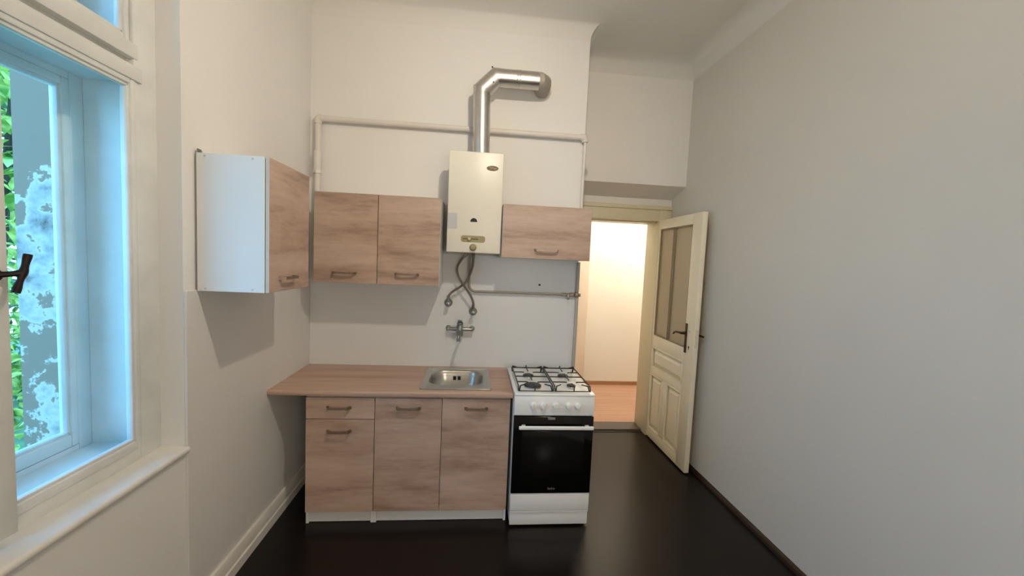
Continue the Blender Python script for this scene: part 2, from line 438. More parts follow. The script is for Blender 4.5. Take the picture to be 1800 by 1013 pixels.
hb.cyl((BX+.002, .078, 1.125), (1, 0, 0), .010, .026).tube([(BX+.024, .085, 1.125), (BX+.024, -.06, 1.12)], .008, 10)
hb.build('door_handle', DHAND, D, label='dark lever handle on the back of the door')
lk = MB().box(FX+.008, BX-.008, Y0-.002, Y0+.004, 1.03, 1.17, .001)
lk.cyl((FX+.001, .022, 1.15), (-1, 0, 0), .009, .006)
lk.build('lock_plate', FRAMEP, D)
MB().cyl((FX+.001, .026, 1.02), (-1, 0, 0), .008, .003).box(FX-.002, FX+.002, .022, .030, 1.0, 1.022).build('keyhole_cover', DHAND, D)

# ------------------------------------------------------------------ window (inner and outer casements in a box)
W = sempty('window_1', (-.1, -1.86, .8), 'old white double casement window in the left wall')
fi = MB()
XI0, XI1 = -.145, -.092
def fb(y0, y1, z0, z1, x0=XI0, x1=XI1, bev=.004): fi.box(x0, x1, y0, y1, z0, z1, bev)
fb(-1.362, -1.256, .79, 2.975); fb(-2.458, -2.36, .79, 2.975)
fb(-2.36, -1.362, .80, .862); fb(-2.36, -1.362, 2.9, 2.975)
fb(-2.36, -1.362, 2.252, 2.385, -.145, -.118); fb(-2.37, -1.335, 2.250, 2.303, -.13, -.082, .004); fb(-2.37, -1.345, 2.330, 2.385, -.13, -.088, .004)

fb(-1.875, -1.835, 2.385, 2.9)
fi.build('window_frame', WINP, W)
ln = MB()      # lining of the box between the two casements
ln.box(-.33, -.146, -1.290, -1.259, .79, 2.975).box(-.33, -.146, -2.459, -2.425, .79, 2.975)
ln.box(-.33, -.146, -2.425, -1.290, .79, .840).box(-.33, -.146, -2.425, -1.290, 2.93, 2.975)
ln.box(-.33, -.146, -2.425, -1.290, 2.272, 2.31)
ln.build('box_lining', WINP, W, smooth=False)
fo = MB(); XO0, XO1 = -.385, -.331
def ob(y0, y1, z0, z1, x0=XO0, x1=XO1): fo.box(x0, x1, y0, y1, z0, z1, .004)
ob(-1.342, -1.26, .79, 2.975); ob(-2.459, -2.36, .79, 2.975); ob(-2.36, -1.342, .79, .862); ob(-2.36, -1.342, 2.86, 2.975); ob(-2.36, -1.342, 2.245, 2.40)
fo.build('outer_frame', WINP, W)
def sash(x0, x1, y0, y1, z0, z1, s, parent=W, ybot=None, name='sash', glz=True):
    m = MB(); bt = ybot or s
    m.box(x0, x1, y0, y0+s, z0, z1, .006).box(x0, x1, y1-s, y1, z0, z1, .006)
    m.box(x0, x1, y0+s, y1-s, z0, z0+bt, .006).box(x0, x1, y0+s, y1-s, z1-s, z1, .006)
    # small rounded bead at the glass
    q = .010
    for (a, bq, c0, c1) in ((y0+s-.002, y0+s+q, z0+bt, z1-s), (y1-s-q, y1-s+.002, z0+bt, z1-s), (y0+s, y1-s, z0+bt-.002, z0+bt+q), (y0+s, y1-s, z1-s-q, z1-s+.002)):
        m.box(x0+.010, x1-.008, a, bq, c0, c1, .003)
    o = m.build(name, WINP, parent)
    if glz: MB().box((x0+x1)/2-.002, (x0+x1)/2+.002, y0+s, y1-s, z0+bt, z1-s).build('glass_pane', GLASS, o, smooth=False)
    return o
sash(-.128, -.088, -1.845, -1.360, .858, 2.254, .022, ybot=.034)              # inner right
sash(-.138, -.100, -1.842, -1.366, 2.384, 2.90, .022)                        # inner upper right
sash(-.138, -.100, -2.355, -1.870, 2.384, 2.90, .022)
sash(-.372, -.327, -1.846, -1.343, .863, 2.246, .030, ybot=.050)             # outer right
sash(-.372, -.327, -2.358, -1.848, .863, 2.246, .030, ybot=.050)
sash(-.372, -.332, -2.358, -1.343, 2.40, 2.86, .045)
# inner left sash, ajar, with its turning handle
LS = bpy.data.objects.new('sash', None); COL.objects.link(LS); LS.parent = W
LS.location = Vector((-.108, -2.352, .8)) - W.location
m = MB(); s = .062; wd = .499
m.box(-.02, .02, 0, s, .055, 1.44, .006).box(-.02, .02, wd-s, wd, .055, 1.44, .006).box(-.02, .02, s, wd-s, .055, .12, .006).box(-.02, .02, s, wd-s, 1.38, 1.44, .006)
m.box(.018, .030, wd-.05, wd+.004, .055, 1.44, .005)
fr = m.build('sash_frame', WINP, None); fr.parent = LS
g = MB().box(-.002, .002, s, wd-s, .12, 1.38).build('glass_pane', GLASS, None, smooth=False); g.parent = LS
hh = MB().cyl((.028, wd-.028, .757), (1, 0, 0), .016, .008)
hh.tube([(.03, wd-.028, .757), (.052, wd-.010, .760), (.066, wd+.006, .764)], [.009, .007, .010], 10)
hh.tube(curve_pts([(.066, wd-.012, .712), (.066, wd-.003, .738), (.066, wd+.006, .764), (.066, wd+.012, .788), (.066, wd+.018, .812)], 4), [.0088, .0092, .0088, .0078, .0070, .0068, .0072, .0088, .0095, .0092, .008, .0074, .0076, .0082, .0088, .0092, .0088], 12)
h = hh.build('window_handle', IRONH, None, label='dark iron olive window handle'); h.parent = LS
LS.rotation_euler = (0, 0, -math.radians(6.2))
LS['label'] = 'inner left sash standing ajar'
sl = MB().prism([(-.40, .768), (-.01, .768), (-.008, .784), (.014, .784), (.018, .788), (.019, .800), (.014, .807), (.006, .809), (-.092, .813), (-.40, .795)], 'Y', -2.46, -1.256)
sl.build('window_sill', WTRIM, W, ang=50, label='white painted inner sill')

# ------------------------------------------------------------------ outside the window
struct(MB().box(-1.385, -.46, -.5, -.25, -.6, 3.8).build('wall_outside', PEEL, smooth=False), 'peeling plaster wall outside the window')
struct(MB().box(-9, -.46, -7, 9, -.75, -.6).build('ground', GRASS, smooth=False), 'grassy yard outside')
def shrub(loc, label, mat, n, rad, h0, h1, leafs):
    T = thing('garden_shrub', label, 'shrub', loc)
    x, y, z = loc; tk = MB()
    for k in range(5):
        a = random.uniform(0, 2*PI); R = random.uniform(.1, rad*.7)
        tk.tube(curve_pts([(x, y, z), (x+R*.3*math.cos(a), y+R*.3*math.sin(a), z+(h1-z)*.45), (x+R*math.cos(a), y+R*math.sin(a), z+(h1-z)*.9)], 5), [.05-.004*i for i in range(11)], 7)
    tk.build('stem', BARK, T)
    b = bmesh.new()
    for k in range(n):
        a = random.uniform(0, 2*PI); R = rad*math.sqrt(random.random()); zz = random.uniform(h0, h1)
        c = Vector((x+R*math.cos(a), y+R*math.sin(a), zz)); s = random.uniform(.6, 1.3)*leafs
        M = Matrix.Translation(c) @ Matrix.Rotation(random.uniform(0, 2*PI), 4, 'Z') @ Matrix.Rotation(random.uniform(-.9, .9), 4, 'X')
        vs = [b.verts.new(M @ Vector(q)) for q in ((0, -s, 0), (s*.45, -s*.2, .02), (s*.3, s*.5, .01), (0, s, -.03), (-s*.3, s*.5, .01), (-s*.45, -s*.2, .02))]
        b.faces.new(vs)
    q = MB(); q._merge(b); q.build('foliage', mat, T, smooth=False)
shrub((-3.1, .95, -.6), 'bright green leafy shrub beyond the peeling wall outside the window', LEAF, 3000, .75, -.1, 4.2, .085)
shrub((-5.3, 2.6, -.6), 'darker green shrub farther back in the yard behind the bright one', LEAFD, 900, 1.3, -.3, 4.6, .2)

# ------------------------------------------------------------------ kitchen base units
def pull(parent, c, w, axis, mat=NICKEL, drop=.0, name='handle', label=None):
    """bow handle; c = centre of the bar's feet on the door face; axis 'X' faces -Y, axis 'Y' faces +X"""
    m = MB(); st = .030
    def pt(a, out, z): return (c[0]+a, c[1]-out, c[2]+z) if axis == 'X' else (c[0]+out, c[1]+a, c[2]+z)
    hw = w/2
    for s in (-1, 1):
        m.rings([[pt(s*(hw+.006)-.008, 0, .008), pt(s*(hw+.006)+.008, 0, .008), pt(s*(hw+.006)+.008, 0, -.008), pt(s*(hw+.006)-.008, 0, -.008)],
                 [pt(s*hw-.006, st*.6, .007), pt(s*hw+.006, st*.6, .007), pt(s*hw+.006, st*.6, -.007), pt(s*hw-.006, st*.6, -.007)],
                 [pt(s*(hw-.004)-.005, st, .006), pt(s*(hw-.004)+.005, st, .006), pt(s*(hw-.004)+.005, st, -.006), pt(s*(hw-.004)-.005, st, -.006)]])
    a = [pt(-hw, st-.006, -.007), pt(-hw, st, -.007), pt(-hw, st, .007), pt(-hw, st-.006, .007)]
    mid = [pt(0, st-.003, -.006), pt(0, st+.004, -.006), pt(0, st+.004, .006), pt(0, st-.003, .006)]
    e = [pt(hw, st-.006, -.007), pt(hw, st, -.007), pt(hw, st, .007), pt(hw, st-.006, .007)]
    m.rings([a, mid, e])
    return m.build(name, mat, parent, ang=30, label=label)

YF = -.592; CX = [.219, .618, 1.018, 1.437]; ZT = .80; ZP = .088
def carcass(parent, x0, x1, mid=False):
    m = MB(); yb = YF+.018
    m.box(x0, x0+.016, yb, -.03, .0, ZT, .001).box(x1-.016, x1, yb, -.03, .0, ZT, .001)
    m.box(x0+.016, x1-.016, yb+.002, -.03, ZP, ZP+.016).box(x0+.016, x1-.016, -.036, -.03, ZP+.016, ZT)
    m.box(x0+.016, x1-.016, yb+.002, yb+.08, ZT-.016, ZT)
    m.build('carcass', WHITEB, parent, smooth=False)
    MB().box(x0+.016, x1-.016, yb+.012, yb+.028, .004, ZP).build('plinth', WHITEB, parent, smooth=False)
def front(parent, name, x0, x1, z0, z1, y=YF, th=.016, mat=OAKH, label=None):
    return MB().box(x0+.0015, x1-.0015, y, y+th, z0, z1, .0012, 1).build(name, mat, parent, smooth=False, label=label)
B1 = thing('base_cabinet', 'narrow oak-front base cabinet with one drawer above one door, left end under the worktop', 'cabinet', (CX[0], YF, 0))
carcass(B1, CX[0], CX[1])
d = front(B1, 'drawer', CX[0], CX[1], .662, .792); pull(d, ((CX[0]+CX[1])/2-.008, YF, .733), .118, 'X')
d = front(B1, 'door', CX[0], CX[1], ZP-.006, .658); pull(d, ((CX[0]+CX[1])/2-.005, YF, .588), .118, 'X')
B2 = thing('base_cabinet', 'wide oak-front base cabinet with two doors below the sink, beside the stove', 'cabinet', (CX[1]+.001, YF, 0))
carcass(B2, CX[1]+.001, CX[3])
d = front(B2, 'door', CX[1]+.001, CX[2], ZP-.006, .792, label='left door of the pair'); pull(d, (.817, YF, .733), .118, 'X')
d = front(B2, 'door', CX[2], CX[3], ZP-.006, .792, label='right door of the pair'); pull(d, (1.226, YF, .735), .118, 'X')

# worktop with a cut-out
CT0, CT1 = .806, .836; CXR = 1.449; CYF = -.612; CYB = -.0105
hx0, hx1, hy0, hy1 = .893, 1.293, -.535, -.085
b = bmesh.new()
def loop(x0, x1, y0, y1, z): return [b.verts.new(p) for p in ((x0, y0, z), (x1, y0, z), (x1, y1, z), (x0, y1, z))]
o0 = loop(.0105, CXR, CYF, CYB, CT0); o1 = loop(.0105, CXR, CYF, CYB, CT1); i0 = loop(hx0, hx1, hy0, hy1, CT0); i1 = loop(hx0, hx1, hy0, hy1, CT1)
for j in range(4):
    k = (j+1) % 4
    b.faces.new((o0[j], o0[k], o1[k], o1[j])); b.faces.new((i0[k], i0[j], i1[j], i1[k]))
    b.faces.new((o1[j], o1[k], i1[k], i1[j])); b.faces.new((o0[k], o0[j], i0[j], i0[k]))
bmesh.ops.recalc_face_normals(b, faces=b.faces[:])
fe = [e for e in b.edges if all(abs(v.co.y-CYF) < 1e-5 for v in e.verts) and abs(e.verts[0].co.z-e.verts[1].co.z) < 1e-5]
bmesh.ops.bevel(b, geom=fe, offset=.005, segments=3, affect='EDGES', profile=.5)
q = MB(); q._merge(b)
tag(q.build('worktop', OAKT, None, ang=50), 'brown oak-look worktop reaching from the left wall to the stove', 'worktop')

# sink
S = thing('kitchen_sink', 'stainless steel inset sink with rounded bowl set in the worktop', 'sink', (1.094, -.31, CT1))
def rrect(x0, x1, y0, y1, r, z, n=7):
    out = []
    for (cx, cy, a0) in ((x1-r, y1-r, 0), (x0+r, y1-r, PI/2), (x0+r, y0+r, PI), (x1-r, y0+r, 1.5*PI)):
        for k in range(n+1):
            a = a0+PI/2*k/n; out.append((cx+r*math.cos(a), cy+r*math.sin(a), z))
    return out
z = CT1
R = [rrect(.872, 1.316, -.558, -.060, .012, z+.001), rrect(.874, 1.314, -.556, -.062, .012, z+.007), rrect(.882, 1.306, -.548, -.070, .012, z+.006),
     rrect(.888, 1.300, -.542, -.076, .012, z+.003),
     rrect(.906, 1.272, -.470, -.128, .10, z+.003), rrect(.911, 1.267, -.465, -.133, .097, z-.004), rrect(.918, 1.260, -.455, -.138, .094, z-.03),
     rrect(.930, 1.248, -.445, -.150, .09, z-.12), rrect(.945, 1.233, -.430, -.165, .085, z-.140), rrect(.97, 1.208, -.405, -.19, .07, z-.147),
     rrect(1.06, 1.12, -.33, -.27, .028, z-.152)]
m = MB(); m.rings(R, cap=False); m.bm.faces.ensure_lookup_table()
bw = m.build('basin', STEEL, S, ang=60)
bpy.context.view_layer.update()
md = bw.modifiers.new('thick', 'SOLIDIFY'); md.thickness = .0012; md.offset = -1
ov = MB()
for dx in (-.016, .016): ov.box(1.086+dx-.011, 1.086+dx+.011, -.1475, -.1435, z-.062, z-.034, .002)
ov.build('overflow_slot', BLACK, S)
MB().cyl((1.09, -.30, z-.1515), (0, 0, 1), .032, .004, bev=.002).build('drain', CHROME, S)
MB().tube([(.90, -.092, z+.0035), (1.285, -.094, z+.0035)], .0038, 8).build('back_ledge_ridge', STEEL, S)

# ------------------------------------------------------------------ gas stove
G0, G1 = 1.4535, 1.951; GF = -.655
ST = thing('gas_stove', 'white freestanding gas stove with black glass oven door', 'stove', ((G0+G1)/2, -.36, 0))
m = MB().box(G0, G1, -.628, -.085, .03, .835, .004).build('body', ENAMEL, ST)
m = MB().box(G0, G1, GF, -.629, .716, .838, .006)
m.box(G0, G1, GF-.002, -.08, .836, .853, .007)
m.rings([[(G0+.025, GF+.035, .8535), (G1-.025, GF+.035, .8535), (G1-.025, -.12, .8535), (G0+.025, -.12, .8535)],
         [(G0+.030, GF+.040, .855), (G1-.030, GF+.040, .855), (G1-.030, -.125, .855), (G0+.030, -.125, .855)]])
m.build('hob', ENAMEL, ST, label='white enamel hob top and control panel')
for x in (1.572, 1.628, 1.707, 1.787, 1.843):
    k = MB().cyl((x, GF+.001, .781), (0, -1, 0), .0205, .006, 24, bev=.002)
    k.cyl((x, GF-.005, .781), (0, -1, 0), .0185, .018, 24, .0165, bev=.003)
    k.box(x-.0035, x+.0035, GF-.030, GF-.022, .764, .799, .002)
    k.build('control_knob', ENAMEL, ST)
dr = MB().box(G0+.001, G1-.001, GF-.002, -.630, .226, .712, .004).build('oven_door', BGLASS, ST, label='black glass oven door')
MB().box(G0+.055, G1-.055, GF-.0032, GF-.0015, .36, .62, .0008).build('oven_window', BGLASS2, dr)
hd = MB().box(G0+.030, G1-.010, GF-.042, GF-.028, .643, .665, .005, 3)
for x in (G0+.06, G1-.045): hd.box(x-.012, x+.012, GF-.030, GF-.0025, .646, .662, .003)
hd.build('handle', ENAMEL, dr, label='white bar handle')
MB().box(1.663, 1.708, GF-.0035, GF-.0015, .692, .707, .001).build('badge', GREYT, dr, label='small grey badge')
cu = bpy.data.curves.new('_txt', 'FONT'); cu.body = 'beko'; cu.size = .023; cu.align_x = 'CENTER'; cu.extrude = .0002
to = bpy.data.objects.new('_txt', cu); COL.objects.link(to)
bpy.context.view_layer.update()
me = bpy.data.meshes.new_from_object(to.evaluated_get(bpy.context.evaluated_depsgraph_get()))
bpy.data.objects.remove(to)
b = bmesh.new(); b.from_mesh(me); q = MB(); q._merge(b, Matrix.Translation((1.705, GF-.0026, .25)) @ Matrix.Rotation(PI/2, 4, 'X'))
q.build('logo_print', GREYT, dr, smooth=False)
lw = MB().box(G0+.001, G1-.001, GF+.004, -.630, .108, .221, .005)
lw.build('storage_drawer', ENAMEL, ST)
sk = MB().box(G0+.002, G1-.002, GF+.016, -.630, .012, .106, .004).box(G0+.002, G1-.002, GF+.006, GF+.02, .098, .107, .003)
sk.build('base_panel', ENAMEL, ST)
for x in (G0+.04, G1-.04):
    for y in (-.58, -.13): MB().cyl((x, y, 0), (0, 0, 1), .018, .032, 12).build('foot', BLACK, ST)
for (x, y, rr) in ((1.578, -.315, .036), (1.822, -.310, .036), (1.578, -.535, .054), (1.828, -.530, .028)):
    bq = MB().cyl((x, y, .854), (0, 0, 1), rr*1.0, .011, 28, rr*.92).build('burner', BURNA, ST)
    MB().cyl((x, y, .8652), (0, 0, 1), rr*1.03, .008, 28, rr, bev=.003).build('burner_cap', BURN, bq)
def grate(x0, x1, centers):
    m = MB(); y0, y1 = -.632, -.185; zt = .889; rr = .0043
    for (a, c) in (((x0, y0), (x1, y0)),): pass
    m.tube([(x0, y1, zt), (x0, y0+.02, zt), (x0, y0, .862)], rr, 8); m.tube([(x1, y1, zt), (x1, y0+.02, zt), (x1, y0, .862)], rr, 8)
    m.tube([(x0, y1, zt-.004), (x1, y1, zt-.004)], rr, 8)
    m.tube([(x0, (y0+y1)/2, zt-.002), (x1, (y0+y1)/2, zt-.002)], rr, 8)
    m.tube([(x0+.0, y0, .862), (x1-.0, y0, .862)], rr*.7, 8)
    for (x, y) in centers:
        m.tube([(x0, y, zt), (x-.045, y, zt), (x-.030, y, zt-.002)], rr*.9, 8); m.tube([(x1, y, zt), (x+.045, y, zt), (x+.030, y, zt-.002)], rr*.9, 8)
    xc = centers[0][0]
    m.tube([(xc, y1, zt-.004), (xc, y1-.005, zt+.012), (xc, y1-.05, zt), (xc, centers[0][1]+.03, zt)], rr*.9, 8)
    m.tube([(xc, (y0+y1)/2, zt), (xc, centers[0][1]-.03, zt)], rr*.9, 8)
    m.tube([(xc, y0, .862), (xc+.004, y0+.012, zt), (xc+.002, centers[1][1]-.03, zt)], rr*.9, 8)
    m.tube([(xc, (y0+y1)/2, zt), (xc, centers[1][1]+.045, zt)], rr*.9, 8)
    for x in (x0, x1):
        s = 1 if x == x0 else -1
        m.tube([(x+s*.006, y0+.006, .860), (x+s*.012, y0+.016, zt), (x+s*.045, y0+.05, zt)], rr*.9, 8)
        m.tube([(x, y1, zt), (x+s*.004, y1+.006, .858)], rr*1.4, 8)
        m.tube([(x, y1, zt+.006), (x+s*.035, y1-.004, zt-.003)], rr*1.3, 8)
    return m.build('pan_grate', IRON, ST)
grate(1.478, 1.692, ((1.578, -.315), (1.578, -.535))); grate(1.704, 1.926, ((1.822, -.310), (1.828, -.530)))

# ------------------------------------------------------------------ wall cabinets
def wall_carcass(parent, x0, x1, yf, z0, z1, name='carcass', yb=-.011):
    m = MB(); t = .016
    m.box(x0, x0+t, yf, yb, z0, z1, .001).box(x1-t, x1, yf, yb, z0, z1, .001)
    m.box(x0+t, x1-t, yf, yb, z0, z0+t).box(x0+t, x1-t, yf, yb, z1-t, z1).box(x0+t, x1-t, yb-.007, yb, z0+t, z1-t)
    return m.build(name, WHITEB, parent, smooth=False)
U = thing('wall_cabinet', 'two-door oak-front wall cabinet hung left of the water heater', 'cabinet', (.55, -.31, 1.457), 'oak wall cabinets')
wall_carcass(U, .150, .950, -.302, 1.4575, 2.0375)
yd = -.3205
d = front(U, 'door', .150, .5495, 1.459, 2.0365, yd, label='left door of the pair'); pull(d, (.344, yd, 1.524), .128, 'X')
d = front(U, 'door', .5505, .950, 1.459, 2.0365, yd, label='right door of the pair'); pull(d, (.742, yd, 1.529), .128, 'X')
Hd = thing('wall_cabinet', 'low oak-front wall cabinet with one wide flap hung above the stove', 'cabinet', (1.66, -.3, 1.669), 'oak wall cabinets')
wall_carcass(Hd, 1.358, 1.966, -.292, 1.669, 2.025, yb=-.048)
MB().box(1.40, 1.90, -.0475, -.0105, 1.96, 1.995).build('hanging_rail', CHROME, Hd)
d = front(Hd, 'flap_door', 1.358, 1.966, 1.6695, 2.0245, -.3105); pull(d, (1.662, -.3105, 1.729), .140, 'X', NICKELL, label='bright nickel handle')
# cabinet on the left wall, its side towards the camera
L0, L1 = -1.194, -.779; LZ0, LZ1 = 1.4635, 2.0435; LX = .284
Lc = thing('wall_cabinet', 'single-door wall cabinet on the left wall with white side panel towards the window', 'cabinet', (.15, -1., 1.4635), 'oak wall cabinets')
m = MB(); t = .016
m.box(.012, LX, L0, L0+t, LZ0, LZ1, .001).box(.012, LX, L1-t, L1, LZ0, LZ1, .001)
m.box(.012, LX, L0+t, L1-t, LZ0, LZ0+t).box(.012, LX, L0+t, L1-t, LZ1-t, LZ1).box(.012, .018, L0+t, L1-t, LZ0+t, LZ1-t)
m.build('carcass', WHITEB, Lc, smooth=False)
d = MB().box(LX+.003, LX+.019, L0+.002, L1-.002, LZ0+.001, LZ1-.001, .0012, 1).build('door', OAKH, Lc, smooth=False)
pull(d, (LX+.019, -1.034, 1.526), .125, 'Y')
MB().box(LX+.004, LX+.018, L0+.0008, L0+.0022, LZ0+.001, LZ1-.001).build('edge_band', EDGEB, d, smooth=False, label='pale door edge')
for (x, zz) in ((.045, LZ1-.012), (.235, LZ1-.012), (.045, LZ0+.012), (.235, LZ0+.012)): MB().cyl((x, L0+.0005, zz), (0, -1, 0), .0045, .0015, 12).build('screw_cap', STICK, Lc)
MB().box(.0105, .016, L0+.006, L0+.03, LZ1-.01, LZ1+.018, .002).cyl((.016, L0+.018, LZ1+.008), (1, 0, 0), .005, .006, 10).build('hanging_bracket', CHROME, Lc)

# ------------------------------------------------------------------ gas water heater
bx0, bx1, bz0, bz1, byf = .990, 1.352, 1.690, 2.3585, -.2835
HT = thing('gas_water_heater', 'cream wall-hung gas water heater between the wall cabinets', 'water heater', ((bx0+bx1)/2, -.14, bz0))
MB().box(bx0+.012, bx1-.012, -.215, -.001, bz0+.02, bz1-.012, .006).build('back_housing', PIPEG, HT)
cv = MB().box(bx0, bx1, byf, -.19, bz0, bz1, .006, 3)
cv.build('front_cover', CREAM, HT)
y = byf
b = [(1.166+.0235*math.cos(PI*k/14), 1.897+.026*math.sin(PI*k/14)) for k in range(15)]
MB().prism(b, 'Y', y-.0006, y+.002).build('flame_window', BLACK, HT, label='black half-moon flame window')
sl = []
for (cx, cz, a0) in ((1.248-.018, 1.806-.018, 0), (1.083+.018, 1.806-.018, PI/2), (1.083+.018, 1.762+.016, PI), (1.248-.018, 1.762+.016, 1.5*PI)):
    for k in range(6): sl.append((cx+.017*math.cos(a0+PI/2*k/5), cz+.017*math.sin(a0+PI/2*k/5)))
sp = MB().prism(sl, 'Y', y-.001, y+.002).build('control_plate', CREAMD, HT, label='olive control slot plate')
MB().box(1.098, 1.200, y-.0018, y-.0005, 1.781, 1.7855).build('slot', BLACK, sp)
MB().cyl((1.140, y-.001, 1.782), (0, -1, 0), .013, .02, 18, .010, bev=.003).build('slider_knob', CREAMK, sp)
kn = MB().cyl((1.167, y+.001, 1.727), (0, -1, 0), .024, .006, 24).cyl((1.167, y-.005, 1.727), (0, -1, 0), .021, .030, 24, .018, bev=.005)
kn.build('control_knob', CREAMD, HT, label='olive cream knob')
MB().box(.994, 1.055, y-.0010, y+.001, 1.846, 1.950).build('sticker', STICK, HT, smooth=False, label='pale grey sticker')
em = MB().rings([[(1.278+.039*math.cos(2*PI*k/28), yy, 2.257+.0165*math.sin(2*PI*k/28)) for k in range(28)] for yy in (y-.003, y+.002)])
em = em.build('emblem', EMBL, HT, label='small dark oval emblem')
ln = MB().tube(curve_pts([(1.252, y-.0033, 2.259), (1.262, y-.0033, 2.264), (1.268, y-.0033, 2.254), (1.278, y-.0033, 2.260), (1.288, y-.0033, 2.254), (1.304, y-.0033, 2.257)], 5), .0020, 6)
ln.build('emblem_lettering', EMBLL, em)

# flue
FY = -.17; R_ = .0585
FL = thing('flue_pipe', 'shiny aluminium flue pipe bending from water heater to the wall', 'flue pipe', (1.195, FY, 2.36))
p = [Vector((1.200, FY, 2.359)), Vector((1.189, FY, 2.800)), Vector((1.282, FY, 2.893)), Vector((1.575, FY, 2.893))]
v01 = (p[1]-p[0]).normalized(); 
MB().tube([p[0], p[1]+(p[0]-p[1]).normalized()*.022], R_, 32).build('vertical_pipe', ALU, FL, ang=60)
el = MB().tube([p[1]+(p[0]-p[1]).normalized()*.028, p[1], p[2], p[2]+Vector((.028, 0, 0))], R_+.002, 32)
el.build('elbow', ALU, FL, ang=25)
hp = MB().tube([p[2]+Vector((.022, 0, 0)), p[3]], R_, 32)
for x in (1.425, 1.444): hp.tube([(x-.005, FY, 2.893), (x, FY, 2.893), (x+.005, FY, 2.893)], [R_, R_+.0025, R_], 32)
hp.build('horizontal_pipe', ALU, FL, ang=60)
for q_, n_ in ((Vector((1.225, FY-.047, 2.868)), Vector((-.3, -1, .3))), (Vector((1.262, FY-.053, 2.838)), Vector((.1, -1, -.1))), (Vector((1.254, FY-.01, 2.952)), Vector((-.4, 0, 1)))):
    MB().cyl(q_, n_, .005, .008, 8).build('screw', BLACK, FL)
we = MB().tube([p[3]-Vector((.012, 0, 0)), (1.584, FY, 2.894), (1.612, FY+.034, 2.898), (1.620, -.088, 2.900), (1.620, -.001, 2.900)], R_*.96, 28)
we.build('wall_elbow', TAPE, FL, ang=40, label='dull grey wrapped elbow entering the wall')
ro = MB().cyl((1.620, -.0005, 2.898), (0, -1, 0), .076, .012, 32, .07)
ro.build('wall_rosette', PIPEW, FL)

# ------------------------------------------------------------------ pipes
WP = thing('heating_pipe', 'white painted pipe along the wall above the wall cabinets', 'pipe', (.063, -.034, 2.575))
rp = .0200
MB().tube([(.062, -.034, 1.62), (.064, -.034, 2.557)], rp, 14).build('left_riser', PIPEW, WP)
MB().tube([(.082, -.034, 2.577), (1.944, -.034, 2.577)], rp, 14).build('horizontal_run', PIPEW, WP)
MB().tube([(1.962, -.030, 2.56), (1.960, -.030, 2.02), (1.960, -.028, 1.67)], .011, 14).build('right_drop', PIPEW, WP)
e = MB().tube([(.064, -.034, 2.54), (.064, -.034, 2.560), (.068, -.034, 2.572), (.080, -.034, 2.577), (.10, -.034, 2.577)], rp+.005, 14)
e.build('elbow_fitting', PIPEW, WP)
e = MB().tube([(1.925, -.034, 2.577), (1.950, -.034, 2.577), (1.960, -.031, 2.570), (1.962, -.030, 2.545)], rp+.004, 14)
e.build('elbow_fitting', PIPEW, WP)
e = MB().tube([(.0625, -.034, 2.215), (.0625, -.034, 2.235), (.0625, -.034, 2.34), (.0625, -.034, 2.355)], [.0205, .0265, .0265, .0205], 14)
e.tube([(.0625, -.034, 2.20), (.0625, -.034, 2.225)], .030, 6)
e.build('coupling', PIPEW, WP)
MB().tube([(1.78, -.034, 2.577), (1.80, -.034, 2.577)], rp+.003, 14).build('pipe_clip', PIPEW, WP)

GP = thing('gas_pipe', 'grey gas pipe with brass valve running below the water heater to the corner', 'gas pipe', (1.5, -.03, 1.41))
pts = curve_pts([(1.150, -.10, 1.70), (1.146, -.07, 1.60), (1.146, -.045, 1.50), (1.152, -.036, 1.438), (1.185, -.034, 1.413), (1.24, -.034, 1.412), (1.55, -.034, 1.411), (1.85, -.034, 1.4115)], 6)
MB().tube(pts, .0085, 12).build('pipe_run', GASP, GP)
MB().tube([(1.964, -.028, 1.66), (1.966, -.026, 1.10), (1.962, -.026, .50)], .0125, 12).build('vertical_pipe', PIPEG, GP)
vb = MB().cyl((1.845, -.034, 1.4115), (1, 0, 0), .013, .035, 6).cyl((1.88, -.034, 1.4115), (1, 0, 0), .0105, .03, 16).cyl((1.905, -.034, 1.4115), (1, 0, 0), .015, .03, 6)
vb.sphere((1.958, -.034, 1.4115), .021).cyl((1.970, -.034, 1.4115), (1, 0, 0), .012, .018, 8)
vb.build('valve', BRASS, GP, label='old brass valve body')
lv = MB().cyl((1.892, -.040, 1.4115), (0, -1, 0), .006, .014, 10).box(1.884, 1.90, -.058, -.053, 1.375, 1.418, .002)
lv.build('valve_lever', CHROME, GP)

def wall_valve(x, z, label):
    T = thing('angle_valve', label, 'valve', (x, -.03, z), 'hose wall valves')
    MB().cyl((x, -.0105, z), (0, -1, 0), .031, .006, 24, .026).cyl((x, -.016, z), (0, -1, 0), .023, .018, 24, .018).build('rosette', CHROME, T)
    m = MB().cyl((x, -.03, z), (0, -1, 0), .012, .055, 16).tube([(x, -.068, z-.004), (x, -.068, z+.024)], .0105, 12)
    m.cyl((x, -.082, z), (0, -1, 0), .017, .014, 16, .015, bev=.003)
    m.build('valve_body', CHROME, T)
wall_valve(.999, 1.318, 'dull chrome wall valve at the lower left hose end')
wall_valve(1.183, 1.258, 'dull chrome wall valve at the lower right hose end')
def hose(pts, label):
    T = thing('braided_hose', label, 'hose', pts[0], 'water heater hoses')
    P = curve_pts(pts, 9)
    MB().tube(P, .0082, 12).build('hose', HOSE, T)
    d0 = (P[1]-P[0]).normalized(); d1 = (P[-2]-P[-1]).normalized()
    MB().tube([P[0]-d0*.004, P[0]+d0*.028], .0125, 6).build('nut', BRASS, T)
    MB().tube([P[-1]-d1*.004, P[-1]+d1*.026], .0125, 6).build('nut', CHROME, T)
